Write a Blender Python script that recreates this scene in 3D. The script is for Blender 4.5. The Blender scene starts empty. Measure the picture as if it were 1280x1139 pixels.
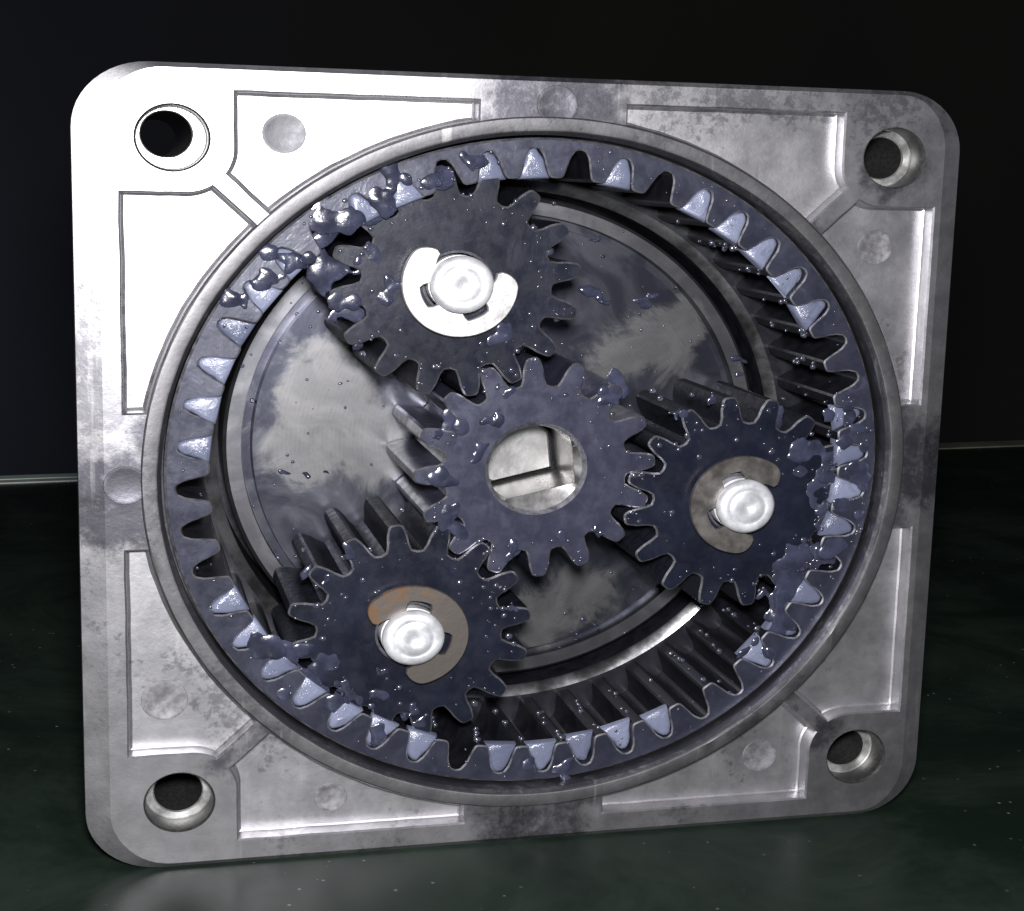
import bpy, bmesh, math, random
from mathutils import Matrix, Vector, noise
from mathutils.geometry import delaunay_2d_cdt

sc = bpy.context.scene
COL = sc.collection
MM = 0.001
ASP = 0.89                      # the gearbox is a little lower than it is wide
H = 45 * ASP * MM               # height of the gear axis above the table
PI = math.pi
def rad(a): return math.radians(a)

# ------------------------------------------------------------------ camera
cam = bpy.data.cameras.new('camera')
cam.sensor_width = 36; cam.lens = 57.19
cam.clip_start = 0.005; cam.clip_end = 20
cam_ob = bpy.data.objects.new('camera', cam); COL.objects.link(cam_ob)
CR = ((0.97034257, 0.02502742, 0.24043489), (0.01784974, 0.98449258, -0.17451576), (-0.24107404, 0.17363177, 0.95484832))
CP = (-43.73, 31.02, 159.49)
def w3(v): return Vector((v[0], -v[2], v[1]))
cx, cy, cz = (w3(r) for r in CR)
mw = Matrix((cx, cy, cz)).transposed().to_4x4()
mw.translation = w3(CP) * MM + Vector((0, 0, H))
cam_ob.matrix_world = mw
sc.camera = cam_ob

# ------------------------------------------------------------------ world and light
wd = bpy.data.worlds.new('World'); sc.world = wd; wd.use_nodes = True
bg = wd.node_tree.nodes['Background']
bg.inputs[0].default_value = (0.50, 0.55, 0.80, 1); bg.inputs[1].default_value = 0.05
lamp = bpy.data.lights.new('flash', 'AREA'); lamp.shape = 'DISK'; lamp.size = 0.018
lamp.energy = 0.56; lamp.color = (1.0, 0.985, 1.0)
lamp_ob = bpy.data.objects.new('flash', lamp); COL.objects.link(lamp_ob)
lamp_ob.location = w3((CP[0] + 2, CP[1] + 16, CP[2])) * MM + Vector((0, 0, H))
lamp_ob.rotation_euler = (Vector((0, 0, H)) - lamp_ob.location).to_track_quat('-Z', 'Y').to_euler()
sc.view_settings.view_transform = 'Standard'; sc.view_settings.look = 'None'
sc.view_settings.exposure = 0; sc.view_settings.gamma = 1
sc.cycles.use_denoising = True
sc.cycles.sample_clamp_indirect = 4

# ------------------------------------------------------------------ materials
class N:
    def __init__(s, name):
        s.m = bpy.data.materials.new(name); s.m.use_nodes = True
        s.t = s.m.node_tree; s.p = s.t.nodes['Principled BSDF']
        tc = s.t.nodes.new('ShaderNodeTexCoord'); s.co = tc.outputs['Object']
        s.geo = s.t.nodes.new('ShaderNodeNewGeometry')
        s.wco = s.geo.outputs['Position']
    def link(s, a, b): s.t.links.new(a, b)
    def sock(s, inp, v):
        if hasattr(v, 'links'): s.link(v, inp)
        else: inp.default_value = v
    def set(s, **k):
        for n, v in k.items():
            n = {'base': 'Base Color', 'rough': 'Roughness', 'metal': 'Metallic', 'spec': 'Specular IOR Level', 'coat': 'Coat Weight',
                 'coat_rough': 'Coat Roughness', 'normal': 'Normal', 'coat_normal': 'Coat Normal', 'trans': 'Transmission Weight', 'ior': 'IOR', 'sss': 'Subsurface Weight',
                 'sss_r': 'Subsurface Radius', 'sss_s': 'Subsurface Scale', 'alpha': 'Alpha', 'coat_tint': 'Coat Tint'}[n]
            if isinstance(v, tuple) and n.endswith(('Color', 'Tint')): v = (*v, 1)
            s.sock(s.p.inputs[n], v)
        return s
    def noise(s, scale, detail=4, rough=0.55, dist=0.0, co=None):
        n = s.t.nodes.new('ShaderNodeTexNoise'); n.inputs['Scale'].default_value = scale
        n.inputs['Detail'].default_value = detail; n.inputs['Roughness'].default_value = rough
        n.inputs['Distortion'].default_value = dist
        s.link(co or s.co, n.inputs['Vector']); return n.outputs['Fac']
    def voro(s, scale, co=None, feature='F1'):
        n = s.t.nodes.new('ShaderNodeTexVoronoi'); n.inputs['Scale'].default_value = scale; n.feature = feature
        s.link(co or s.co, n.inputs['Vector']); return n.outputs['Distance']
    def stretch(s, v, co=None):
        n = s.t.nodes.new('ShaderNodeMapping'); n.inputs['Scale'].default_value = v
        s.link(co or s.co, n.inputs['Vector']); return n.outputs[0]
    def ramp(s, f, a, b, lo=0.0, hi=1.0):
        n = s.t.nodes.new('ShaderNodeMapRange'); n.interpolation_type = 'SMOOTHSTEP'
        for i, v in zip(('From Min', 'From Max', 'To Min', 'To Max'), (a, b, lo, hi)): n.inputs[i].default_value = v
        s.link(f, n.inputs['Value']); return n.outputs[0]
    def math(s, op, a, b=0.0):
        n = s.t.nodes.new('ShaderNodeMath'); n.operation = op; n.use_clamp = False
        s.sock(n.inputs[0], a); s.sock(n.inputs[1], b); return n.outputs[0]
    def mix(s, f, a, b):
        n = s.t.nodes.new('ShaderNodeMix'); n.data_type = 'RGBA'
        s.sock(n.inputs[0], f)
        for i, v in ((6, a), (7, b)):
            s.sock(n.inputs[i], (*v, 1) if isinstance(v, tuple) else v)
        return n.outputs[2]
    def bump(s, h, strength, dist, normal=None):
        n = s.t.nodes.new('ShaderNodeBump'); n.inputs['Strength'].default_value = strength; n.inputs['Distance'].default_value = dist
        s.link(h, n.inputs['Height'])
        if normal: s.link(normal, n.inputs['Normal'])
        return n.outputs[0]
    def xyz(s, co=None):
        n = s.t.nodes.new('ShaderNodeSeparateXYZ'); s.link(co or s.co, n.inputs[0]); return n.outputs
    def dist2(s, x, z, co=None):          # distance in the plate's plane to (x, z) in mm
        o = s.xyz(co)
        dx = s.math('SUBTRACT', o[0], x * MM); dz = s.math('SUBTRACT', o[2], z * MM)
        return s.math('SQRT', s.math('ADD', s.math('MULTIPLY', dx, dx), s.math('MULTIPLY', dz, dz)))

def cast_metal(name, tone=1.0, rim=True):
    n = N(name)
    big = n.noise(60, 4, 0.55); mid = n.noise(380, 7, 0.68); fine = n.noise(2400, 4, 0.65); speck = n.noise(900, 6, 0.75)
    base = n.mix(n.ramp(mid, 0.32, 0.7), (0.35 * tone, 0.345 * tone, 0.36 * tone), (0.44 * tone, 0.435 * tone, 0.45 * tone))
    rough = n.ramp(n.noise(160, 6, 0.7), 0.3, 0.7, 0.38, 0.48)
    grime = n.math('MULTIPLY', n.ramp(n.math('ADD', big, n.math('MULTIPLY', speck, 0.8)), 0.98, 1.08), 0.5)
    if rim:
        r = n.dist2(0, 0)
        wob = n.math('MULTIPLY', n.math('SUBTRACT', n.noise(420, 7, 0.75), 0.5), 0.006)
        band = n.ramp(n.math('ADD', r, wob), 0.0428, 0.0400)               # oil that crept over the bore's rim
        for x, z, w in ((0, 43, 8.5), (0, -43, 7.5), (-43, -2, 7.0), (43, 0, 6.5), (37, 36, 4.8), (-33, -33, 3.0), (33, -34, 3.2)):
            d = n.math('ADD', n.dist2(x, z), n.math('MULTIPLY', wob, 1.6))
            band = n.math('MAXIMUM', band, n.ramp(d, w * MM, (w - 3.2) * MM))
        thin = n.ramp(n.math('ADD', n.math('MULTIPLY', big, 0.7), n.math('MULTIPLY', speck, 0.6)), 0.50, 0.66, 0.45, 1.0)
        grime = n.math('MAXIMUM', grime, n.math('MULTIPLY', band, thin))
    base = n.mix(n.math('MULTIPLY', grime, 0.9), base, (0.12, 0.118, 0.14))
    scr = n.ramp(n.noise(500, 3, 0.6, 0.0, n.stretch((1.0, 1.0, 0.08))), 0.62, 0.72)
    base = n.mix(n.math('MULTIPLY', scr, 0.35), base, (0.7, 0.7, 0.7))
    h = n.math('ADD', n.math('MULTIPLY', fine, 0.5), mid)
    n.set(base=base, metal=0.93, rough=n.math('SUBTRACT', rough, n.math('MULTIPLY', grime, 0.06)), normal=n.bump(h, 0.3, 0.00007))
    return n.m

def oiled(name, a, b, metal=0.35, r0=0.3, r1=0.5, c0=0.2, c1=0.7, sp=0.5):
    n = N(name)
    co = n.wco
    big = n.noise(150, 5, 0.6, 0.4, co); mid = n.noise(600, 5, 0.62, 0.3, co); fine = n.noise(2200, 3, 0.6, 0, co)
    base = n.mix(n.ramp(big, 0.3, 0.75), a, b)
    wipe = n.ramp(n.noise(330, 4, 0.6, 1.5, co), 0.62, 0.75)
    base = n.mix(n.math('MULTIPLY', wipe, 0.5), base, (b[0] * 1.6, b[1] * 1.6, b[2] * 1.7))
    turn = n.math('SINE', n.math('MULTIPLY', n.math('ADD', n.dist2(0, 0), n.math('MULTIPLY', big, 0.0006)), 2 * PI / 0.00042))
    base = n.mix(n.math('MULTIPLY', n.ramp(turn, -1.0, 1.0), n.ramp(n.noise(210, 4, 0.6, 0, co), 0.45, 0.7, 0.0, 0.16)), base, (b[0] * 0.45, b[1] * 0.45, b[2] * 0.45))
    h = n.math('ADD', n.math('MULTIPLY', turn, 0.012), n.math('ADD', n.math('MULTIPLY', fine, 0.2), n.math('ADD', n.math('MULTIPLY', mid, 0.5), n.math('MULTIPLY', big, 1.5))))
    n.set(base=base, metal=metal, spec=sp, rough=n.ramp(mid, 0.3, 0.7, r0, r1), normal=n.bump(h, 0.2, 0.00012),
          coat=n.ramp(big, 0.3, 0.7, c0, c1), coat_rough=n.ramp(mid, 0.3, 0.7, 0.2, 0.3), coat_normal=n.bump(big, 0.5, 0.0006))
    return n.m

def carrier_metal():
    n = N('carrier_steel')
    co = n.stretch((1, 1, 1))
    nz = n.math('MULTIPLY', n.math('SUBTRACT', n.noise(130, 8, 0.7, 0.8), 0.5), 0.014)
    d = None
    for (x, z, r) in ((-18.9, 3.7, 6.5), (-21.4, -0.4, 5.0), (-15.2, -0.5, 4.5), (-19.8, 8.7, 4.5), (18.5, 13.0, 4.6), (14.0, 11.7, 3.6), (22.6, 15.9, 3.4), (6.9, -22.5, 3.8), (9.8, -20.4, 4.0), (5.1, -26, 2.4)):
        e = n.math('SUBTRACT', n.dist2(x, z), r * MM)
        d = e if d is None else n.math('MINIMUM', d, e)
    dry = n.ramp(n.math('ADD', d, nz), 0.0014, -0.0012)
    r = n.dist2(0, 0)
    band = n.math('MULTIPLY', n.ramp(r, 0.0291, 0.0294), 0.6)
    wet = n.math('MAXIMUM', dry, band)
    mid = n.noise(900, 5, 0.6); streak = n.noise(120, 4, 0.55, 1.6)
    base = n.mix(n.ramp(streak, .3, .7), (0.15, 0.15, 0.155), (0.215, 0.213, 0.216))
    turn = n.math('SINE', n.math('MULTIPLY', n.math('ADD', r, n.math('MULTIPLY', streak, 0.0004)), 2 * PI / 0.0005))
    base = n.mix(n.math('MULTIPLY', n.ramp(turn, -1.0, 1.0), n.ramp(mid, 0.4, 0.65, 0.0, 0.2)), base, (0.09, 0.09, 0.093))
    oil = n.mix(n.ramp(streak, 0.4, 0.66), (0.065, 0.068, 0.092), (0.14, 0.143, 0.172))
    n.set(base=n.mix(wet, oil, base), metal=0.9, rough=n.mix(wet, (0.33,) * 3, (0.43,) * 3), normal=n.bump(n.math('ADD', n.math('MULTIPLY', mid, 0.15), streak), 0.25, 0.0001),
          coat=n.math('MULTIPLY', n.math('SUBTRACT', 1.0, wet), 0.3), coat_rough=0.12)
    return n.m

def simple(name, base, metal=0.0, rough=0.4, nscale=900, var=0.25, bump=0.3, bd=0.0001, **k):
    n = N(name)
    f = n.noise(nscale, 5, 0.6)
    b = n.mix(n.ramp(f, 0.3, 0.7), tuple(c * (1 - var) for c in base), tuple(min(1, c * (1 + var)) for c in base))
    n.set(base=b, metal=metal, rough=n.ramp(f, 0.3, 0.7, rough * 0.85, rough * 1.15), normal=n.bump(f, bump, bd), **k)
    return n.m

M = {}
M['cast'] = cast_metal('cast_metal', 0.92)
M['rim'] = cast_metal('cast_metal_rim', 0.48, rim=False)
M['pocket'] = cast_metal('cast_metal_recess', 1.2, rim=False)
M['mark'] = simple('ejector_mark_metal', (0.30, 0.295, 0.31), 0.7, 0.5)
M['mark_dark'] = simple('stained_mark_metal', (0.1, 0.1, 0.108), 0.6, 0.5)
M['ring'] = oiled('oiled_ring_steel', (0.025, 0.027, 0.045), (0.042, 0.045, 0.073))
M['ring_wall'] = simple('shaded_oil_wall', (0.012, 0.0125, 0.018), 0.2, 0.4, 500, 0.3)  # oily walls and floors, with the gaps' shade put into the near-black colour
M['ledge'] = simple('polished_ledge_steel', (0.3, 0.3, 0.31), 0.9, 0.24, 250, 0.6, 0.3, 0.0001)
M['edge'] = simple('tooth_edge_highlight', (0.34, 0.34, 0.37), 0.85, 0.4, 900, 0.35)  # bright chamfer colour paints the highlight along the tooth edges
M['sun'] = oiled('oiled_sun_steel', (0.034, 0.037, 0.064), (0.056, 0.06, 0.096))
M['planet'] = oiled('oiled_planet_steel', (0.006, 0.0075, 0.015), (0.011, 0.0132, 0.026), 0.05, 0.3, 0.5, 0.02, 0.3, 0.25)
M['carrier'] = carrier_metal()
M['dark'] = simple('shaded_oil_steel', (0.012, 0.013, 0.019), 0.0, 0.5, 1100, 0.3, 0.45, 0.0003, spec=0.12)  # oily flanks and bore bottom, their shade painted in as near-black
M['pin'] = simple('pin_steel', (0.74, 0.75, 0.78), 0.5, 0.42, 420, 0.22, 0.25)
M['clip'] = simple('clip_steel', (0.66, 0.65, 0.64), 0.8, 0.42, 700, 0.15)
M['clip_oily'] = simple('clip_oily_steel', (0.19, 0.175, 0.165), 0.75, 0.4, 500, 0.3)
def rusty():
    n = N('clip_rusty_steel')
    f = n.noise(380, 5, 0.65); r = n.ramp(f, 0.45, 0.58)
    rm = n.math('MULTIPLY', r, n.ramp(n.math('SUBTRACT', n.xyz()[2], n.xyz()[0]), 0.0, 0.004))
    n.set(base=n.mix(rm, (0.16, 0.142, 0.128), (0.14, 0.08, 0.04)), metal=n.math('SUBTRACT', 0.75, n.math('MULTIPLY', rm, 0.6)), rough=0.45, normal=n.bump(f, 0.4, 0.0001))
    return n.m
M['clip_rust'] = rusty()
M['shoulder'] = simple('hole_shoulder_metal', (0.5, 0.5, 0.49), 0.8, 0.42, 500, 0.35, 0.3, 0.0001)
M['hole'] = simple('drilled_hole_metal', (0.12, 0.12, 0.118), 0.8, 0.38, 2200, 0.2, 0.3, 0.00008)
M['shaft_face'] = simple('hammered_shaft_face', (0.8, 0.79, 0.78), 0.9, 0.3, 130, 0.12, 0.2, 0.0008)
M['shaft'] = simple('bright_bore_steel', (0.33, 0.325, 0.32), 0.92, 0.3, 420, 0.12)
M['grease'] = simple('blue_grey_grease', (0.18, 0.198, 0.285), 0.0, 0.32, 500, 0.15, 0.4, 0.0002, coat=0.5, coat_rough=0.1, sss=0.2, sss_s=0.0006)
def clumps():
    n = N('blue_grey_grease')
    oi = n.t.nodes.new('ShaderNodeObjectInfo'); rnd = oi.outputs['Random']
    f = n.noise(420, 6, 0.65, 0.8); g = n.noise(1500, 4, 0.7)
    b0 = n.mix(rnd, (0.11, 0.122, 0.185), (0.21, 0.23, 0.325))
    b0 = n.mix(n.ramp(f, 0.52, 0.72, 0.0, 0.7), b0, (0.07, 0.077, 0.12))
    b0 = n.mix(n.ramp(g, 0.66, 0.74), b0, (0.02, 0.02, 0.025))
    n.set(base=b0, rough=n.ramp(f, 0.3, 0.7, 0.2, 0.4), coat=0.6, coat_rough=0.12, normal=n.bump(f, 0.5, 0.0004), coat_normal=n.bump(f, 0.6, 0.0006))
    return n.m
M['grease'] = clumps()
M['film'] = simple('grease_film', (0.07, 0.077, 0.13), 0.0, 0.22, 400, 0.4, 0.4, 0.0003, trans=0.55, ior=1.45, coat=0.8, coat_rough=0.1)
M['bead'] = simple('grease_bead', (0.2, 0.215, 0.3), 0.0, 0.16, 900, 0.3, 0.2, 0.0001, trans=0.8, ior=1.45, coat=1.0, coat_rough=0.2, spec=1.0)

# ------------------------------------------------------------------ mesh helpers
def loc(p): return (p[0] * MM, -p[2] * MM, p[1] * MM)
def mk(name, verts, faces, mat, parent=None, sharp=32, smooth=True, recalc=True):
    me = bpy.data.meshes.new(name)
    me.from_pydata([loc(v) for v in verts], [], faces)
    if recalc:
        bm = bmesh.new(); bm.from_mesh(me)
        bmesh.ops.remove_doubles(bm, verts=bm.verts, dist=1e-7)
        bmesh.ops.recalc_face_normals(bm, faces=bm.faces); bm.to_mesh(me); bm.free()
    if smooth:
        me.polygons.foreach_set('use_smooth', [True] * len(me.polygons))
        me.set_sharp_from_angle(angle=rad(sharp))
    if mat: me.materials.append(mat)
    o = bpy.data.objects.new(name, me); COL.objects.link(o)
    if parent: o.parent = parent
    return o
def link_copy(src, name, parent, rot=0.0):
    o = bpy.data.objects.new(name, src.data); COL.objects.link(o); o.parent = parent
    o.rotation_euler = (0, -rot, 0); return o
def thing(name, label, cat, at=(0, 0, 0), group=None):
    o = bpy.data.objects.new(name, None); COL.objects.link(o)
    o.empty_display_size = 0.005
    o.location = (at[0] * MM, -at[2] * MM, at[1] * MM * ASP + H); o.scale = (1, 1, ASP)
    o['label'] = label; o['category'] = cat
    if group: o['group'] = group
    return o
def tag(o, label, cat, group=None, kind=None):
    if label: o['label'] = label
    if cat: o['category'] = cat
    if group: o['group'] = group
    if kind: o['kind'] = kind
    return o

class MB:
    def __init__(s): s.v = []; s.f = []
    def loop(s, pts, z):
        i0 = len(s.v)
        zz = z if callable(z) else (lambda p: z)
        s.v += [(p[0], p[1], zz(p)) for p in pts]
        return list(range(i0, i0 + len(pts)))
    def bridge(s, a, b, closed=True):
        n = len(a)
        for i in range(n if closed else n - 1):
            j = (i + 1) % n
            s.f.append((a[i], a[j], b[j], b[i]))
    def cap(s, loops, z):           # loops[0] outer, others holes; triangulated
        pts = []; ed = []
        for lp in loops:
            k = len(pts); pts += [Vector(p[:2]) for p in lp]
            ed += [(k + i, k + (i + 1) % len(lp)) for i in range(len(lp))]
        r = delaunay_2d_cdt(pts, ed, [], 0, 1e-6)
        i0 = len(s.v); s.v += [(p.x, p.y, z) for p in r[0]]
        for t in r[2]:
            c = sum((r[0][i] for i in t), Vector((0, 0))) / len(t)
            if inside(c, loops[0]) and not any(inside(c, h) for h in loops[1:]):
                s.f.append(tuple(i0 + i for i in t))
    def mk(s, name, mat, parent=None, **k): return mk(name, s.v, s.f, mat, parent, **k)
def inside(c, poly):
    r = False; n = len(poly); x, y = c[0], c[1]
    j = n - 1
    for i in range(n):
        xi, yi = poly[i][0], poly[i][1]; xj, yj = poly[j][0], poly[j][1]
        if (yi > y) != (yj > y) and x < (xj - xi) * (y - yi) / (yj - yi) + xi: r = not r
        j = i
    return r
def area(p): return sum(p[i][0] * p[(i + 1) % len(p)][1] - p[(i + 1) % len(p)][0] * p[i][1] for i in range(len(p))) / 2
def offset(poly, d):                # positive d grows the polygon
    n = len(poly); sg = 1 if area(poly) > 0 else -1; out = []
    for i in range(n):
        a, b, c = poly[i - 1], poly[i], poly[(i + 1) % n]
        e1 = Vector((b[0] - a[0], b[1] - a[1])); e2 = Vector((c[0] - b[0], c[1] - b[1]))
        if e1.length < 1e-9: e1 = e2
        if e2.length < 1e-9: e2 = e1
        e1.normalize(); e2.normalize()
        n1 = Vector((e1.y, -e1.x)) * sg; n2 = Vector((e2.y, -e2.x)) * sg
        m = n1 + n2
        if m.length < 1e-6: m = n1
        m.normalize(); k = d / max(0.45, m.dot(n1))
        out.append((b[0] + m.x * k, b[1] + m.y * k))
    return out
def circle(r, n, cx=0, cy=0, a0=0): return [(cx + r * math.cos(a0 + 2 * PI * i / n), cy + r * math.sin(a0 + 2 * PI * i / n)) for i in range(n)]
def arc(cx, cy, r, a, b, n): return [(cx + r * math.cos(rad(a + (b - a) * i / n)), cy + r * math.sin(rad(a + (b - a) * i / n))) for i in range(n + 1)]
def jitter(poly, amp, sc_=0.6, seed=0):
    out = []
    for p in poly:
        v = noise.noise_vector(Vector((p[0] * sc_, p[1] * sc_, seed * 7.3)))
        out.append((p[0] + v.x * amp, p[1] + v.y * amp))
    return out
def rect_round(hx, hy, r, n=10):
    o = []
    for (sx, sy, a) in ((1, 1, 0), (-1, 1, 90), (-1, -1, 180), (1, -1, 270)):
        o += arc(sx * (hx - r), sy * (hy - r), r, a, a + 90, n)
    return o

# ------------------------------------------------------------------ table and background
tn = N('black_glass_table')
dust = tn.ramp(tn.voro(420), 0.10, 0.05); dn = tn.noise(60, 5, 0.6)
dust = tn.math('MULTIPLY', dust, tn.ramp(dn, 0.45, 0.6)); film = tn.noise(35, 6, 0.7, 0.6)
tn.set(base=tn.mix(dust, tn.mix(tn.ramp(film, 0.35, 0.7), (0.009, 0.016, 0.012), (0.026, 0.038, 0.029)), (0.2, 0.2, 0.17)),
       rough=tn.ramp(film, 0.3, 0.7, 0.3, 0.5), spec=0.08, normal=tn.bump(film, 0.15, 0.0003))
tb = MB()
A_, B_ = (-420, -184.0), (560, -268.0)          # far edge of the table, seen left and right of the gearbox
outl = [(-420, 260), A_, B_, (560, 260)]
def tz(p, z): return (p[0], z - 45, p[1])
def slab(name, pts, z0, z1, mat, parent=None):
    v = [tz(p, z0) for p in pts] + [tz(p, z1) for p in pts]; k = len(pts)
    f = [tuple(range(k)), tuple(range(2 * k - 1, k - 1, -1))] + [(i, (i + 1) % k, k + (i + 1) % k, k + i) for i in range(k)]
    v = [(a, b * 1.0, c) for a, b, c in v]
    o = mk(name, v, f, mat, parent, smooth=False)
    return o
table = slab('table', outl, 0, -12, tn.m); table.location = (0, 0, 0.045)
tag(table, 'black glossy table top with dust specks under the gearbox', 'table', kind='structure')
def lerp(t, o=0.0): return (A_[0] + (B_[0] - A_[0]) * t, A_[1] + (B_[1] - A_[1]) * t - o)
strip_m = simple('pale_green_edge_strip', (0.62, 0.72, 0.64), 0.0, 0.35, 120, 0.1)  # strip colours stand in for light caught on the table's far edge
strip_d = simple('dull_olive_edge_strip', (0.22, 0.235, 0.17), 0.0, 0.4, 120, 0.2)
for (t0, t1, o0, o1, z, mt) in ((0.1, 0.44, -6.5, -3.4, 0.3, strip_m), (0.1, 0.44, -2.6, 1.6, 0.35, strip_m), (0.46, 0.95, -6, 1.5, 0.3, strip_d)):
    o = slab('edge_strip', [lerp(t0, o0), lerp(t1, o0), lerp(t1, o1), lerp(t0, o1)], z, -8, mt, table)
    o['label'] = 'pale green strip added as the lit far table edge' if mt is strip_m else 'dull olive strip added as the dimmer far table edge'

wn = N('dim_backdrop')
wz = wn.noise(2.0, 2, 0.5, 0.3, wn.stretch((1.2, 1, 0.8)))
wx = wn.xyz()[0]
wn.set(base=wn.mix(wn.ramp(wx, -0.55, 0.25), wn.mix(wn.ramp(wz, .3, .75), (0.06, 0.065, 0.1), (0.17, 0.18, 0.27)), wn.mix(wn.ramp(wz, .3, .8), (0.05, 0.05, 0.04), (0.1, 0.095, 0.07))), rough=0.9, spec=0.1)
wall = mk('backdrop', [(-3000, -1200, -900), (3000, -1200, -900), (3000, 2200, -900), (-3000, 2200, -900), (-3000, -1200, -930), (3000, -1200, -930), (3000, 2200, -930), (-3000, 2200, -930)],
          [(0, 1, 2, 3), (7, 6, 5, 4), (0, 4, 5, 1), (1, 5, 6, 2), (2, 6, 7, 3), (3, 7, 4, 0)], wn.m, smooth=False)
tag(wall, 'dim dark wall far behind the gearbox', 'wall', kind='structure')

# ------------------------------------------------------------------ gearbox housing
hous = thing('gearbox_housing', 'square cast metal gearbox housing standing on edge, round geared bore in front', 'gearbox housing')
RB, RO = 38.7, 40.8              # bore and outer radius of its rim
outer = rect_round(45, 45, 7, 12)
bore = circle(RB, 144)
holes = [circle(3.4, 40, sx * 37.3, sy * 37.2) for sx, sy in ((-1, 1), (1, 1), (1, -1), (-1, -1))]
def pocket_poly():
    th = 213.1
    p = [(7.7, 42.2), (31.4, 42.2)] + arc(36.2, 36.2, 4.8, 180, th, 8)
    a0 = math.degrees(math.atan2(29.54, 28.14)); a1 = math.degrees(math.acos(7.7 / RO))
    p += arc(0, 0, RO, a0, a1, 26)
    q = []
    for i, a in enumerate(p):            # extra points on the long straight sides
        b = p[(i + 1) % len(p)]; q.append(a)
        L = math.dist(a, b); m = int(L / 1.5)
        q += [(a[0] + (b[0] - a[0]) * j / (m + 1), a[1] + (b[1] - a[1]) * j / (m + 1)) for j in range(1, m + 1)]
    return q
pk0 = pocket_poly(); pockets = []
for qd in range(4):
    for mir in (0, 1):
        p = [((y, x) if mir else (x, y)) for x, y in pk0]
        for _ in range(qd): p = [(-y, x) for x, y in p]
        if area(p) < 0: p = p[::-1]
        pockets.append(jitter(p, 0.07, 0.5, qd * 2 + mir))
CH = 0.18
front_outer = []
for (x, y), (ox, oy) in zip(offset(outer, -0.5), outer):
    front_outer.append((x + 0.4 * min(1, max(0, -ox - 38) / 7) - 1.4 * min(1, max(0, ox - 38) / 7), y))
front_outer = jitter(front_outer, 0.06, 0.4)
b = MB()
bore_f = jitter(offset(bore, 0.4), 0.05, 0.4)
b.cap([front_outer, bore_f] + [offset(p, CH) for p in pockets] + [offset(h, 0.2) for h in holes], 0)
l0 = b.loop(front_outer, 0); l1 = b.loop([(p[0] * (1.034 if p[0] < 0 else 1.0), p[1]) for p in outer], -0.34)
def draft(p, z):                 # the left and right walls widen towards the back
    return (p[0] * ((1.036 + 0.016 * (-z / 40)) if p[0] < 0 else 1 + 0.02 * (-z / 40)), p[1])
l2 = b.loop([draft(p, -12) for p in outer], -12); l3 = b.loop([draft(p, -40) for p in outer], -40)
b.bridge(l0, l1); b.bridge(l1, l2); b.bridge(l2, l3)
b.mk('front_frame', M['cast'], hous, sharp=7)
b = MB()
rings = [(bore_f, 0), (bore, -0.4), (bore, -4.5), (circle(38.2, 144), -4.6), (circle(38.2, 144), -30)]
ls = [b.loop(p, z) for p, z in rings]
for i in range(len(ls) - 1): b.bridge(ls[i], ls[i + 1])
b.mk('bore_wall', M['cast'], hous)
b = MB(); b.cap([circle(38.2, 96)], -30); b.mk('bore_floor', M['ring_wall'], hous)
b = MB(); ls = [b.loop(circle(r, 144), z) for r, z in ((38.1, -17.6), (33.55, -17.6))]
b.bridge(ls[0], ls[1]); b.mk('ledge_floor', M['ring_wall'], hous)
b = MB(); ls = [b.loop(circle(r, 144), z) for r, z in ((33.55, -17.6), (33.3, -17.72), (32.5, -18.15), (32.3, -18.35))]  # sloped ring added here, angled to catch the flash as a bright streak
for i in range(3): b.bridge(ls[i], ls[i + 1])
b.mk('added_ledge', M['ledge'], hous)
b = MB(); ls = [b.loop(circle(32.3, 144), z) for z in (-18.35, -29.9)]
b.bridge(ls[0], ls[1]); b.mk('ledge_wall', M['ring_wall'], hous)
b = MB(); ls = [b.loop(jitter(circle(r, 180), 0.05, 0.5, z * 9), z) for r, z in ((40.72, -0.05), (40.62, 0.1), (40.5, 0.15), (39.3, 0.15), (39.12, 0.1), (38.98, -0.05))]
for i in range(5): b.bridge(ls[i], ls[i + 1])
b.mk('bore_rim', M['rim'], hous, sharp=18)
hole_in = []
for h, (sx, sy) in zip(holes, ((-1, 1), (1, 1), (1, -1), (-1, -1))):
    hx, hy = sx * 37.3, sy * 37.2
    dx, dy = ((-0.45, 0.4) if (sx, sy) == (-1, 1) else (0.0, 0.0))
    inn = circle(2.45, 40, hx + dx, hy + dy); hole_in.append(inn)
    b = MB(); ls = []
    for d, z in ((0.2, 0), (0, -0.25), (0, -3.0)): ls.append(b.loop(offset(h, d), z))
    for i in range(2): b.bridge(ls[i], ls[i + 1])
    ho = b.mk('mounting_hole', M['hole'], hous)
    b = MB(); ls = [b.loop(h, -3.0), b.loop(offset(h, -0.12), -3.12), b.loop(jitter(offset(inn, 0.12), 0.05, 1.1, hx), -3.12), b.loop(inn, -3.3)]
    for i in range(3): b.bridge(ls[i], ls[i + 1])
    b.mk('shoulder', M['shoulder'], ho)
    b = MB(); ls = [b.loop(inn, -3.3), b.loop(inn, -40)]; b.bridge(ls[0], ls[1]); b.mk('through_bore', M['hole'], ho)
b = MB(); b.cap([[draft(p, -40) for p in outer]] + hole_in, -40); b.mk('back_cover', M['cast'], hous)
for p in pockets:
    b = MB(); ls = []
    for d, z in ((CH, 0), (0, -CH), (-0.1, -1.45), (-0.18, -1.68), (-0.38, -1.8)): ls.append(b.loop(offset(p, d), z))
    for i in range(len(ls) - 1): b.bridge(ls[i], ls[i + 1])
    k = b.loop(offset(p, -0.52), -1.8); b.bridge(ls[-1], k)
    b.cap([offset(p, -0.52)], -1.8)
    b.mk('recessed_pocket', M['pocket'], hous, sharp=16)
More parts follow.
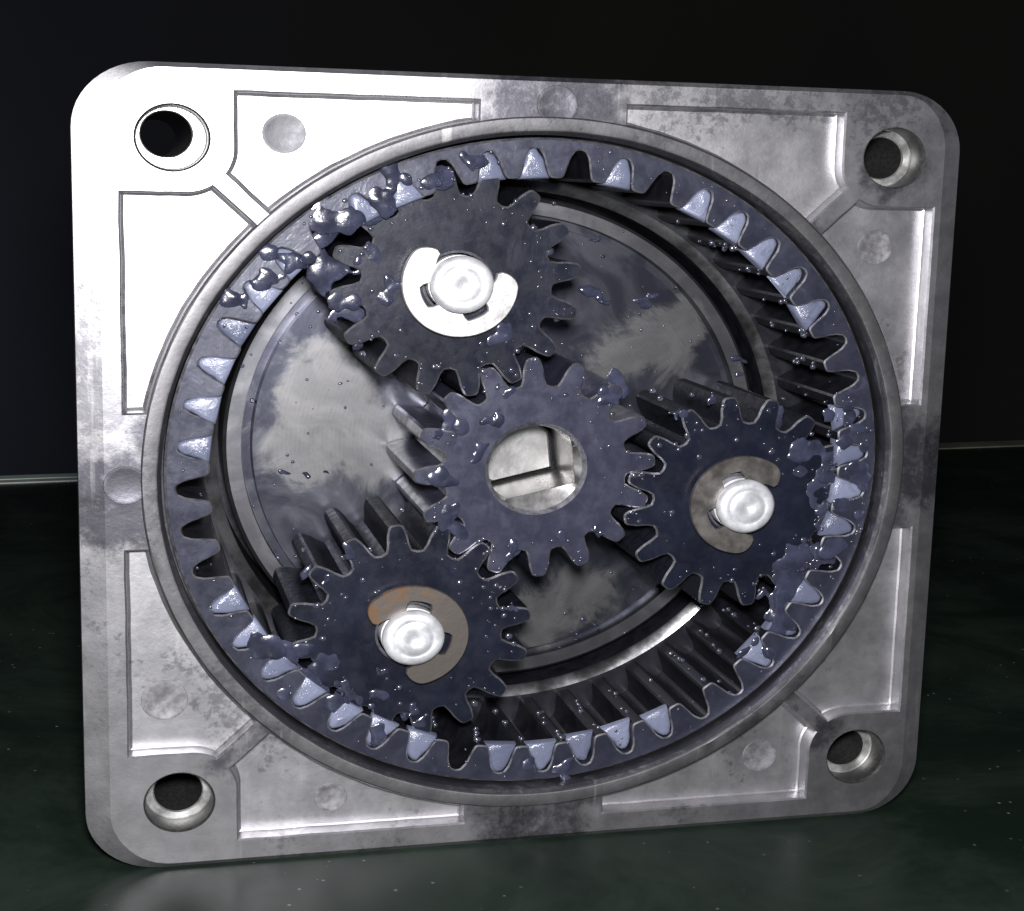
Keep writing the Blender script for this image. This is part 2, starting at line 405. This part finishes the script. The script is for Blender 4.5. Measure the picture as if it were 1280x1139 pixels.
def disc_part(name, x, y, z, r, h, mat, parent, label=None):
    b = MB(); n = 28
    ls = [b.loop(circle(r + 0.12, n, x, y), z - 0.1), b.loop(circle(r, n, x, y), z + h), b.loop(circle(r - 0.25, n, x, y), z + h), b.loop(circle(r - 0.4, n, x, y), z + h * 0.5)]
    for i in range(3): b.bridge(ls[i], ls[i + 1])
    b.f.append(tuple(ls[3])); o = b.mk(name, mat, parent)
    if label: o['label'] = label
    return o
for x, y in ((0.3, 42.0), (-42.1, -0.3), (-0.6, -42.0)):
    disc_part('ejector_mark', x, y, 0, 2.1, 0.05, M['cast'], hous)
for x, y, r in ((-26.6, 38.0, 2.1), (-38.6, -25.6, 2.3), (-21.7, -38.6, 1.7), (36.6, 26.6, 2.0), (26.4, -37.0, 2.0)):
    disc_part('ejector_mark', x, y, -1.8, r, 0.06, M['mark_dark'] if x == -26.6 else M['mark'], hous)

# ------------------------------------------------------------------ gears
def gear_outline(Z, rr, rp, rt, wr, wp, wt, phase, internal=False):
    """points of one pitch repeated Z times; tells which indices belong to teeth. Angles in degrees."""
    pitch = 360 / Z; pts = []; teeth = []
    for k in range(Z):
        c = phase + k * pitch
        prof = [(rr, -wr), (rr + (rp - rr) * 0.35, -(wr + (wp - wr) * 0.55)), (rr + (rp - rr) * 0.7, -(wr + (wp - wr) * 0.83)), (rp, -wp),
                (rp + (rt - rp) * 0.5, -(wp + (wt - wp) * 0.42)), (rp + (rt - rp) * 0.85, -(wp + (wt - wp) * 0.8)), (rt, -wt * 0.72), (rt + (rt - rp) * 0.02, 0)]
        prof = prof + [(r, -a) for r, a in prof[-2::-1]]
        i0 = len(pts)
        pts += [(r * math.cos(rad(c + a)), r * math.sin(rad(c + a))) for r, a in prof]
        teeth.append((i0, len(pts) - 1))
        g = pitch - 2 * wr; sgn = -1 if not internal else 1        # the root of the gap is rounded
        for t in (0.2, 0.5, 0.8):
            r = rr + sgn * 0.10 * abs(rp - rr) * math.sin(PI * t)
            a = c + wr + g * t
            pts.append((r * math.cos(rad(a)), r * math.sin(rad(a))))
    return pts, teeth
def build_gear(root, pts, teeth, Z, z0, z1, ch, inner, mat, internal=False, slots=()):
    """inner: the other boundary of the body as [(loop, z), ...] from the front face on"""
    s = 1 if internal else -1
    fr = offset(pts, s * ch); nxt = pts
    b = MB(); n = len(pts)
    tooth_idx = set()
    for a, e in teeth: tooth_idx.update(range(a, e))     # quads i..i+1 that belong to teeth
    body_front = []
    isin = set(); 
    for a, e in teeth: isin.update(range(a + 1, e))
    body_front = [fr[i] for i in range(n) if i not in isin]
    if internal: b.cap([inner[0][0], body_front], z0)
    else: b.cap([body_front, inner[0][0]], z0)
    L0 = b.loop(fr, z0); L1 = b.loop(nxt, z0 - ch); L2 = b.loop(nxt, z1)
    for i in range(n):
        if i in tooth_idx: continue
        j = (i + 1) % n
        b.f += [(L0[i], L0[j], L1[j], L1[i]), (L1[i], L1[j], L2[j], L2[i])]
    li = [b.loop(p, z) for p, z in inner]
    for i in range(len(li) - 1): b.bridge(li[i], li[i + 1])
    used = sorted({i for f in b.f for i in f}); mp = {v: k for k, v in enumerate(used)}
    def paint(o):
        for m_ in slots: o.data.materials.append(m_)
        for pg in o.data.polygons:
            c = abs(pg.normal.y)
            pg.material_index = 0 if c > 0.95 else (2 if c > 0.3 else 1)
    paint(mk('gear_body', [b.v[i] for i in used], [tuple(mp[i] for i in f) for f in b.f], mat, root))
    a, e = teeth[0]; idx = list(range(a, e + 1)); v = []; f = []
    m = len(idx)
    v += [(fr[i][0], fr[i][1], z0) for i in idx] + [(nxt[i][0], nxt[i][1], z0 - ch) for i in idx] + [(nxt[i][0], nxt[i][1], z1) for i in idx]
    f.append(tuple(range(m))); f.append(tuple(range(3 * m - 1, 2 * m - 1, -1)))
    for q in range(2):
        for i in range(m - 1): f.append((q * m + i, q * m + i + 1, (q + 1) * m + i + 1, (q + 1) * m + i))
    t0 = mk('tooth', v, f, mat, root); paint(t0)
    for k in range(1, Z): link_copy(t0, 'tooth', root, 2 * PI * k / Z)

# ring gear, 48 teeth
RPH = 2.1 + 3.75
ring = thing('ring_gear', 'large dark internal ring gear with grease between its teeth, lining the bore', 'ring gear')
rp_, rt_ = gear_outline(48, 37.1, 35.3, 33.95, 2.95, 1.86, 1.15, RPH, True)
ZR = -2.0
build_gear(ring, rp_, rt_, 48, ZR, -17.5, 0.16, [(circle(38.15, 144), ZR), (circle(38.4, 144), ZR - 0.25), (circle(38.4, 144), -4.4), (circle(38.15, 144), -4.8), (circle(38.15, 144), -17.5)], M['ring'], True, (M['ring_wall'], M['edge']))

# sun gear, 16 teeth
def ext(Z, phase): return gear_outline(Z, 10.1, 11.75, 13.15, 7.9, 5.4, 2.9, phase)
ZS = -3.0
sun = thing('sun_gear', 'blue grey central sun gear with a shiny flat-sided bore', 'sun gear')
sp, st = ext(16, 2.95)
nb = 64
ent = circle(5.55, nb); ch1 = circle(5.1, nb)
def flats(r, fl):
    o = []
    for i in range(nb):
        t = 2 * PI * i / nb; q = r
        for a, d in fl:
            c = math.cos(t - rad(a))
            if c > 0.2: q = min(q, d / c)
        o.append((q * math.cos(t), q * math.sin(t)))
    return o
prof = flats(5.0, ((6, 4.25), (-76, 2.9)))
build_gear(sun, sp, st, 16, ZS, -19.6, 0.18, [(ent, ZS), (ch1, ZS - 0.45)], M['sun'], False, (M['sun'], M['edge']))
b = MB()
ls = [b.loop(ch1, ZS - 0.45), b.loop(offset(prof, 0.05), ZS - 0.75), b.loop(prof, ZS - 1.0), b.loop(prof, ZS - 10.0)]
for i in range(3): b.bridge(ls[i], ls[i + 1])
b.mk('bore_lining', M['shaft'], sun)
b = MB(); b.cap([prof], ZS - 9.9); b.mk('bore_bottom', M['dark'], sun)
b = MB(); sc2 = lambda k: [(x * k - 0.05, y * k + 0.05) for x, y in prof]
ls = [b.loop(sc2(0.9), ZS - 9.8), b.loop(sc2(0.9), ZS - 8.7), b.loop(sc2(0.84), ZS - 8.4)]
b.bridge(ls[0], ls[1]); b.bridge(ls[1], ls[2]); b.f.append(tuple(ls[2]))
b.mk('shaft_end', M['shaft_face'], sun)

# planets
PL = []
for i, phi in enumerate((112.0, 112.0 - 123.75, 112.0 + 123.75)):
    g = 2.1 + 7.5 * round((phi - 2.1) / 7.5)
    PL.append((phi, phi + (g - phi) * 3, 23.5 * math.cos(rad(phi)), 23.5 * math.sin(rad(phi))))
plab = ['dark planet gear at the top, under the bright white clip', 'dark planet gear on the right, under the dull grey clip', 'dark planet gear at the lower left, under the rusty brown clip']
ZP = -3.1
for (phi, ph, x, y), lab in zip(PL, plab):
    t = thing('planet_gear', lab, 'planet gear', (x, y, 0), 'planet gears around the sun gear')
    pp, pt = ext(16, ph % 22.5)
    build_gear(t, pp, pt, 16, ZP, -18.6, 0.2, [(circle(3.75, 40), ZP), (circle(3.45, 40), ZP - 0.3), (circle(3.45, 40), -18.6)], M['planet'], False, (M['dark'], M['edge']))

# carrier with its three pins
car = thing('planet_carrier', 'round steel planet carrier plate behind the gears, partly covered in oil', 'carrier')
b = MB(); n = 128
ls = [b.loop(circle(r, n), z) for r, z in ((0.01, -20), (28.15, -20), (28.3, -21.5), (29.25, -21.5), (29.4, -20), (31.0, -20), (31.4, -20.4), (31.4, -27))]
for i in range(len(ls) - 1): b.bridge(ls[i], ls[i + 1])
b.mk('carrier_plate', M['carrier'], car)
for (phi, ph, x, y) in PL:
    b = MB(); n = 40
    ls = [b.loop(circle(r, n, x, y), z) for r, z in ((3.25, -20), (3.25, -2.35), (2.75, -2.3), (2.75, -1.75), (3.25, -1.7), (3.25, -1.0), (2.85, -0.68), (2.3, -0.58), (2.15, -0.64), (1.95, -0.64), (1.8, -0.54), (1.3, -0.5), (0.75, -0.5), (0.5, -0.62), (0.05, -0.78))]
    for i in range(len(ls) - 1): b.bridge(ls[i], ls[i + 1])
    b.mk('pin', M['pin'], car, sharp=60)

# retaining clips
def clip_poly():
    inn = []; out = []
    E = 128
    for i in range(65):
        a = -E + 2 * E * i / 64; t = abs(a)
        if t < 22: r = 2.85
        elif t < 30: r = 2.85 + (t - 22) / 8 * 1.35
        elif t < 66: r = 4.2
        elif t < 74: r = 4.2 - (t - 66) / 8 * 1.3
        else: r = 2.9 + max(0, t - 100) / 28 * 1.1
        inn.append((r * math.cos(rad(a)), r * math.sin(rad(a))))
        ro = 6.05 if t < 105 else 6.05 - 1.5 * ((t - 105) / 23) ** 2
        out.append((ro * math.cos(rad(a)), ro * math.sin(rad(a))))
    return out + inn[::-1]
cp = clip_poly()
for (phi, ph, x, y), rot, mt, lab, tilt in zip(PL, (250, 160, 30), ('clip', 'clip_oily', 'clip_rust'),
        ('bright white open retaining clip on the top pin', 'dull grey open retaining clip on the right pin', 'rusty brown open retaining clip on the lower left pin'), (0, 0, 0)):
    t = MB()
    pts = [(p[0] * math.cos(rad(rot)) - p[1] * math.sin(rad(rot)), p[0] * math.sin(rad(rot)) + p[1] * math.cos(rad(rot))) for p in cp]
    t.cap([offset(pts, -0.1)], -1.75)
    ls = [t.loop(offset(pts, -0.1), -1.75), t.loop(pts, -1.85), t.loop(pts, -2.4)]
    t.bridge(ls[0], ls[1]); t.bridge(ls[1], ls[2]); t.cap([pts], -2.4)
    o = t.mk('retaining_clip', M[mt])
    o.location = (x * MM, 0, y * MM * ASP + H); o.scale = (1, 1, ASP)
    tag(o, lab, 'clip', 'retaining clips on the pins')

# ------------------------------------------------------------------ grease
rng = random.Random(5)
def gap_poly(k):
    a = 2.1 + 7.5 * k
    half = [(34.15, 2.35), (34.7, 2.15), (35.3, 1.82), (35.9, 1.45), (36.5, 1.05), (36.95, 0.6), (37.1, 0.0)]
    q = [(r, -w) for r, w in half] + [(r, w) for r, w in half[-2::-1]]
    return [(r * math.cos(rad(a + w)), r * math.sin(rad(a + w))) for r, w in q]
full = [1, 4, 5, 6, 7, 8, 10, 12, 13, 15, 16, 18, 19, 20, 21, 22, 23, 27, 28, 29, 30, 31, 32, 33, 35, 36, 37, 38, 39, 42, 43, 44, 46, 47, 0]
gl = thing
for k in full:
    p = gap_poly(k)
    if area(p) < 0: p = p[::-1]
    p = jitter(p, 0.22, 0.8, k)
    dz = rng.choice((-0.05, -0.15, -0.25, -0.5, -0.9)) - 0.1; qh = round(((90 - (2.1 + 7.5 * k)) % 360) / 7.5) % 48
    hrs = ('twelve', 'one', 'two', 'three', 'four', 'five', 'six', 'seven', 'eight', 'nine', 'ten', 'eleven')
    when = (hrs[qh // 4] + " o'clock", 'quarter past ' + hrs[qh // 4], 'half past ' + hrs[qh // 4], 'quarter to ' + hrs[(qh // 4 + 1) % 12])[qh % 4]
    b = MB(); ls = []
    gx = sum(q[0] for q in p) / len(p); gy = sum(q[1] for q in p) / len(p)
    for d, z in ((1.22, -3.2 - rng.random()), (1.2, -0.4 + ZR + dz), (1.08, -0.12 + ZR + dz), (0.85, 0.0 + ZR + dz), (0.5, 0.07 + ZR + dz)): ls.append(b.loop([(gx + (q[0] - gx) * d, gy + (q[1] - gy) * d) for q in p], z))
    for i in range(4): b.bridge(ls[i], ls[i + 1])
    b.f.append(tuple(ls[4])); b.f.append(tuple(ls[0]))
    o = b.mk('grease_clump', M['grease'], sharp=80)
    o.location = (0, 0, H); o.scale = (1, 1, ASP)
    tag(o, 'pale grease clump in ring gear gap where an hour hand shows ' + when, 'grease', 'grease clumps in the ring gear')

def blob(b, x, y, z, r, h, seed, sx=1.0, ang=0.0, segs=18):
    n = segs; ca, sa = math.cos(ang), math.sin(ang); prev = None
    for q, (fr_, fz) in enumerate(((1.0, -0.35), (0.86, 0.25), (0.64, 0.68), (0.36, 0.93))):
        pts = []
        for i in range(n):
            t = 2 * PI * i / n
            w = 1 + 0.3 * noise.noise(Vector((math.cos(t) * 1.3 + seed * 3.1, math.sin(t) * 1.3, seed))) + 0.08 * noise.noise(Vector((math.cos(t) * 3.5, math.sin(t) * 3.5 + seed, seed * 2)))
            u, v = r * fr_ * w * math.cos(t) * sx, r * fr_ * w * math.sin(t)
            px, py = x + u * ca - v * sa, y + u * sa + v * ca
            zz = z + h * fz * (1 + 0.5 * noise.noise(Vector((px * 1.4, py * 1.4, seed))))
            pts.append((px, py, zz))
        i0 = len(b.v); b.v += pts; cur = list(range(i0, i0 + n))
        if prev: b.bridge(prev, cur)
        prev = cur
    i0 = len(b.v); b.v.append((x, y, z + h)); b.f += [(prev[i], prev[(i + 1) % n], i0) for i in range(n)]

RING = [(35.1,2.0,1.77), (32.9,-2.0,1.59), (37.0,-1.9,1.06), (34.8,-6.1,1.42), (32.9,-10.1,1.77), (31.0,-12.9,1.77), (30.4,-16.3,2.12), (28.6,-19.6,1.77), (26.0,-23.9,1.24), (31.2,0.6,1.42), (34.8,6.0,1.42), (32.8,-7.5,1.24), (-29.4,-19.1,1.59), (-26.1,-22.2,2.12), (-23.5,-24.9,1.77), (-20.7,-27.9,1.42), (-16.5,-31.1,1.24), (-31.8,-14.8,1.06), (-19.9,29.9,1.95), (-17.1,31.5,1.59), (-14.4,33.3,1.42), (-11.1,34.5,1.24), (-22.2,27.9,1.42), (-27.3,23.4,1.59), (-29.1,21.9,1.42), (-30.9,19.8,1.24), (-7.8,35.3,1.06), (3.4,-37.2,1.0), (-0.2,-37.0,0.9)]
P1F = [(-15.8,21.4,1.06), (-16.4,20.1,0.80), (-4.3,16.5,1.24), (-5.3,15.3,0.80), (-20.4,18.9,1.42), (-22.5,22.5,1.59), (-24.1,23.8,1.24), (-19.7,23.8,0.88), (-17.3,25.2,0.80), (-3.1,19.0,0.71), (-18.8,14.8,0.62)]
P2F = [(29.8,1.9,1.06), (27.3,5.9,0.88), (19.8,8.0,0.71), (15.8,6.1,0.80), (30.6,-11.3,1.24), (29.3,-14.3,1.24), (27.0,-16.8,0.80), (31.1,-4.2,0.80)]
P3F = [(-20.2,-25.8,1.24), (-16.8,-27.5,1.06), (-21.9,-22.8,1.24), (-19.4,-9.4,0.80), (-22.7,-12.1,0.97), (-12.9,-29.2,0.80), (-12.4,-30.8,0.80), (-15.9,-24.1,0.53), (-2.2,-16.9,0.71)]
SUNF = [(-9.6,5.9,1.42), (-10.5,-0.9,1.24), (-8.7,-5.5,1.33), (-6.1,2.1,0.80), (-4.9,5.9,0.88), (-2.4,-10.0,1.06), (2.8,-7.8,0.80), (6.8,-7.9,0.71), (7.6,9.1,1.24), (-2.8,9.2,0.80)]
FLOOR = [(10.0,19.8,1.42), (11.7,18.4,0.88), (16.3,18.2,1.42), (18.3,18.8,0.88), (29.1,10.6,1.06), (28.9,8.6,0.88), (10.3,26.1,0.71), (11.8,24.1,0.44), (10.9,-24.3,0.62), (12.4,-25.1,0.53), (-25.1,-3.3,0.71), (-22.0,-3.9,0.71), (-20.2,-3.4,0.44), (10.0,-27.0,0.35), (8.0,-28.0,0.35)]
DROP = [(-16.9,-14.4,0.62), (-8.0,-13.5,0.71), (-8.5,-10.7,0.44), (-5.0,-9.9,0.62), (-14.1,-4.8,0.53), (-17.4,-9.4,0.53), (-20.3,-10.3,0.44), (-23.0,-15.7,0.71), (-24.4,-9.2,0.44), (29.9,-1.1,0.62), (26.5,1.5,0.71), (34.2,-4.2,0.62), (37.3,-5.1,0.53), (34.1,-7.8,0.71), (30.9,-9.7,0.71), (29.1,-12.2,0.62), (32.6,-12.3,0.62), (36.9,-8.6,0.62), (15.3,-5.7,0.62), (16.7,3.7,0.62), (27.4,-11.4,0.62), (25.9,-15.1,0.80), (1.0,25.5,1.06), (-1.0,28.2,0.80), (1.4,31.0,0.53), (-4.2,28.6,0.62), (2.1,17.6,0.71), (-2.1,13.9,0.62), (-0.4,12.9,0.62), (-5.9,11.6,0.71), (18.3,29.5,0.53), (6.6,37.0,0.53), (5.3,37.5,0.44), (-7.6,31.7,0.53), (-10.1,34.7,0.44), (-20.1,28.7,0.53), (-20.6,30.9,0.53), (-12.9,32.5,0.53), (-18.4,13.5,0.71), (-15.1,13.5,0.71), (-5.8,-29.1,0.71), (-14.2,-28.1,0.62), (-14.3,-26.1,0.62), (-3.1,-17.8,0.71), (-2.2,-20.8,0.71), (-3.6,-14.3,0.62), (31.6,3.4,0.53), (35.0,2.3,0.53), (28.0,7.9,0.53), (34.2,7.8,0.44), (8.5,6.2,0.62), (13.8,8.1,0.62), (17.4,8.5,0.53), (11.5,-1.1,0.62), (10.0,1.8,0.53), (12.9,9.0,0.53)]
def surf_z(x, y):                 # height of whatever faces the viewer at (x, y)
    def in_gear(lx, ly, ph):
        r = math.hypot(lx, ly)
        if r < 10.1: return True
        if r > 13.15: return False
        a = (math.degrees(math.atan2(ly, lx)) - ph + 11.25) % 22.5 - 11.25
        return abs(a) < (7.9 + (r - 10.1) / 3.05 * (2.9 - 7.9))
    if math.hypot(x, y) > 34.0:
        a = (math.degrees(math.atan2(y, x)) - RPH + 3.75) % 7.5 - 3.75; r = math.hypot(x, y)
        if r > 37.1 or abs(a) < 1.15 + (r - 34) / 3.1 * 1.8: return ZR
        return ZR - 0.5
    for (phi, ph, px, py) in PL:
        if in_gear(x - px, y - py, ph): return ZP
    if in_gear(x, y, 2.95): return ZS
    return None
def grease_stuff(name, mat, label, b):
    o = b.mk(name, mat, sharp=70, recalc=False)
    o.location = (0, 0, H); o.scale = (1, 1, ASP)
    tag(o, label, 'grease', kind='stuff'); return o
b = MB(); sd = 0
for L, z in ((RING, ZR - 0.25), (P1F, ZP), (P2F, ZP), (P3F, ZP), (SUNF, ZS)):
    for x, y, r in L:
        sd += 1
        for j in range(5):
            xx, yy = x + rng.gauss(0, r * 0.6), y + rng.gauss(0, r * 0.6)
            s = surf_z(xx, yy)
            blob(b, xx, yy, (s if s is not None else z - 0.7) - 0.06, r * rng.uniform(0.35, 0.95), rng.uniform(0.1, 0.26), sd * 3 + j, rng.uniform(0.8, 2.0), rng.uniform(0, PI))
for x, y, r in FLOOR:
    sd += 1
    for j in range(4): blob(b, x + rng.gauss(0, r * 0.5), y + rng.gauss(0, r * 0.3), -20.05, r * rng.uniform(0.25, 0.55), rng.uniform(0.2, 0.35), sd * 3 + j, rng.uniform(1, 2.2), rng.uniform(-0.6, 0.6))
sm = grease_stuff('grease_smear', M['film'], 'blue grey smears of grease over the gear teeth and carrier', b)
bm = bmesh.new(); bm.from_mesh(sm.data); bmesh.ops.holes_fill(bm, edges=[e for e in bm.edges if e.is_boundary], sides=40)
bmesh.ops.recalc_face_normals(bm, faces=bm.faces); bm.to_mesh(sm.data); bm.free()
md = sm.modifiers.new('remesh', 'REMESH'); md.mode = 'VOXEL'; md.voxel_size = 0.00013; md.use_smooth_shade = True
ms = sm.modifiers.new('smooth', 'SMOOTH'); ms.iterations = 20; ms.factor = 0.5
b = MB()
def bead(x, y, z, r): blob(b, x, y, z, r, r * rng.uniform(0.3, 0.5), rng.uniform(0, 90), rng.uniform(0.85, 1.25), rng.uniform(0, PI), 14)
for x, y, r in DROP:
    s = surf_z(x, y)
    bead(x, y, (s if s is not None else -4.2), r * 0.55)
    for j in range(2):
        xx, yy = x + rng.gauss(0, 1.1), y + rng.gauss(0, 1.1); s = surf_z(xx, yy)
        if s is not None: bead(xx, yy, s, rng.uniform(0.08, 0.24))
for (phi, ph, px, py) in PL + [(0, 2.95, 0, 0)]:          # beads caught along the tooth edges
    for k in range(120):
        a = rng.uniform(0, 2 * PI); r = rng.triangular(7.0, 13.1, 12.4)
        xx, yy = px + r * math.cos(a), py + r * math.sin(a); s = surf_z(xx, yy)
        if s is not None and math.hypot(xx, yy) < 34: bead(xx, yy, s, rng.uniform(0.07, 0.3) * (0.6 if rng.random() < 0.6 else 1.2))
for k in range(150):
    a = rng.uniform(0, 2 * PI); r = rng.uniform(34.1, 37.8); xx, yy = r * math.cos(a), r * math.sin(a)
    bead(xx, yy, surf_z(xx, yy), rng.uniform(0.06, 0.22))
for k in range(130):                                         # beads on the inside of the ring's teeth
    a = rng.uniform(-110, 60); a = rad(RPH + 7.5 * round((a - RPH) / 7.5) + rng.uniform(-0.8, 0.8))
    r = 33.85; bead(r * math.cos(a), r * math.sin(a), rng.uniform(-14, -3), rng.uniform(0.12, 0.4))
for k in range(150):
    a = rng.uniform(0, 2 * PI); r = 31 * math.sqrt(rng.random()); bead(r * math.cos(a), r * math.sin(a), -20, rng.uniform(0.08, 0.26))
grease_stuff('grease_beads', M['bead'], 'tiny shiny beads of oil and grease scattered over the gears', b)
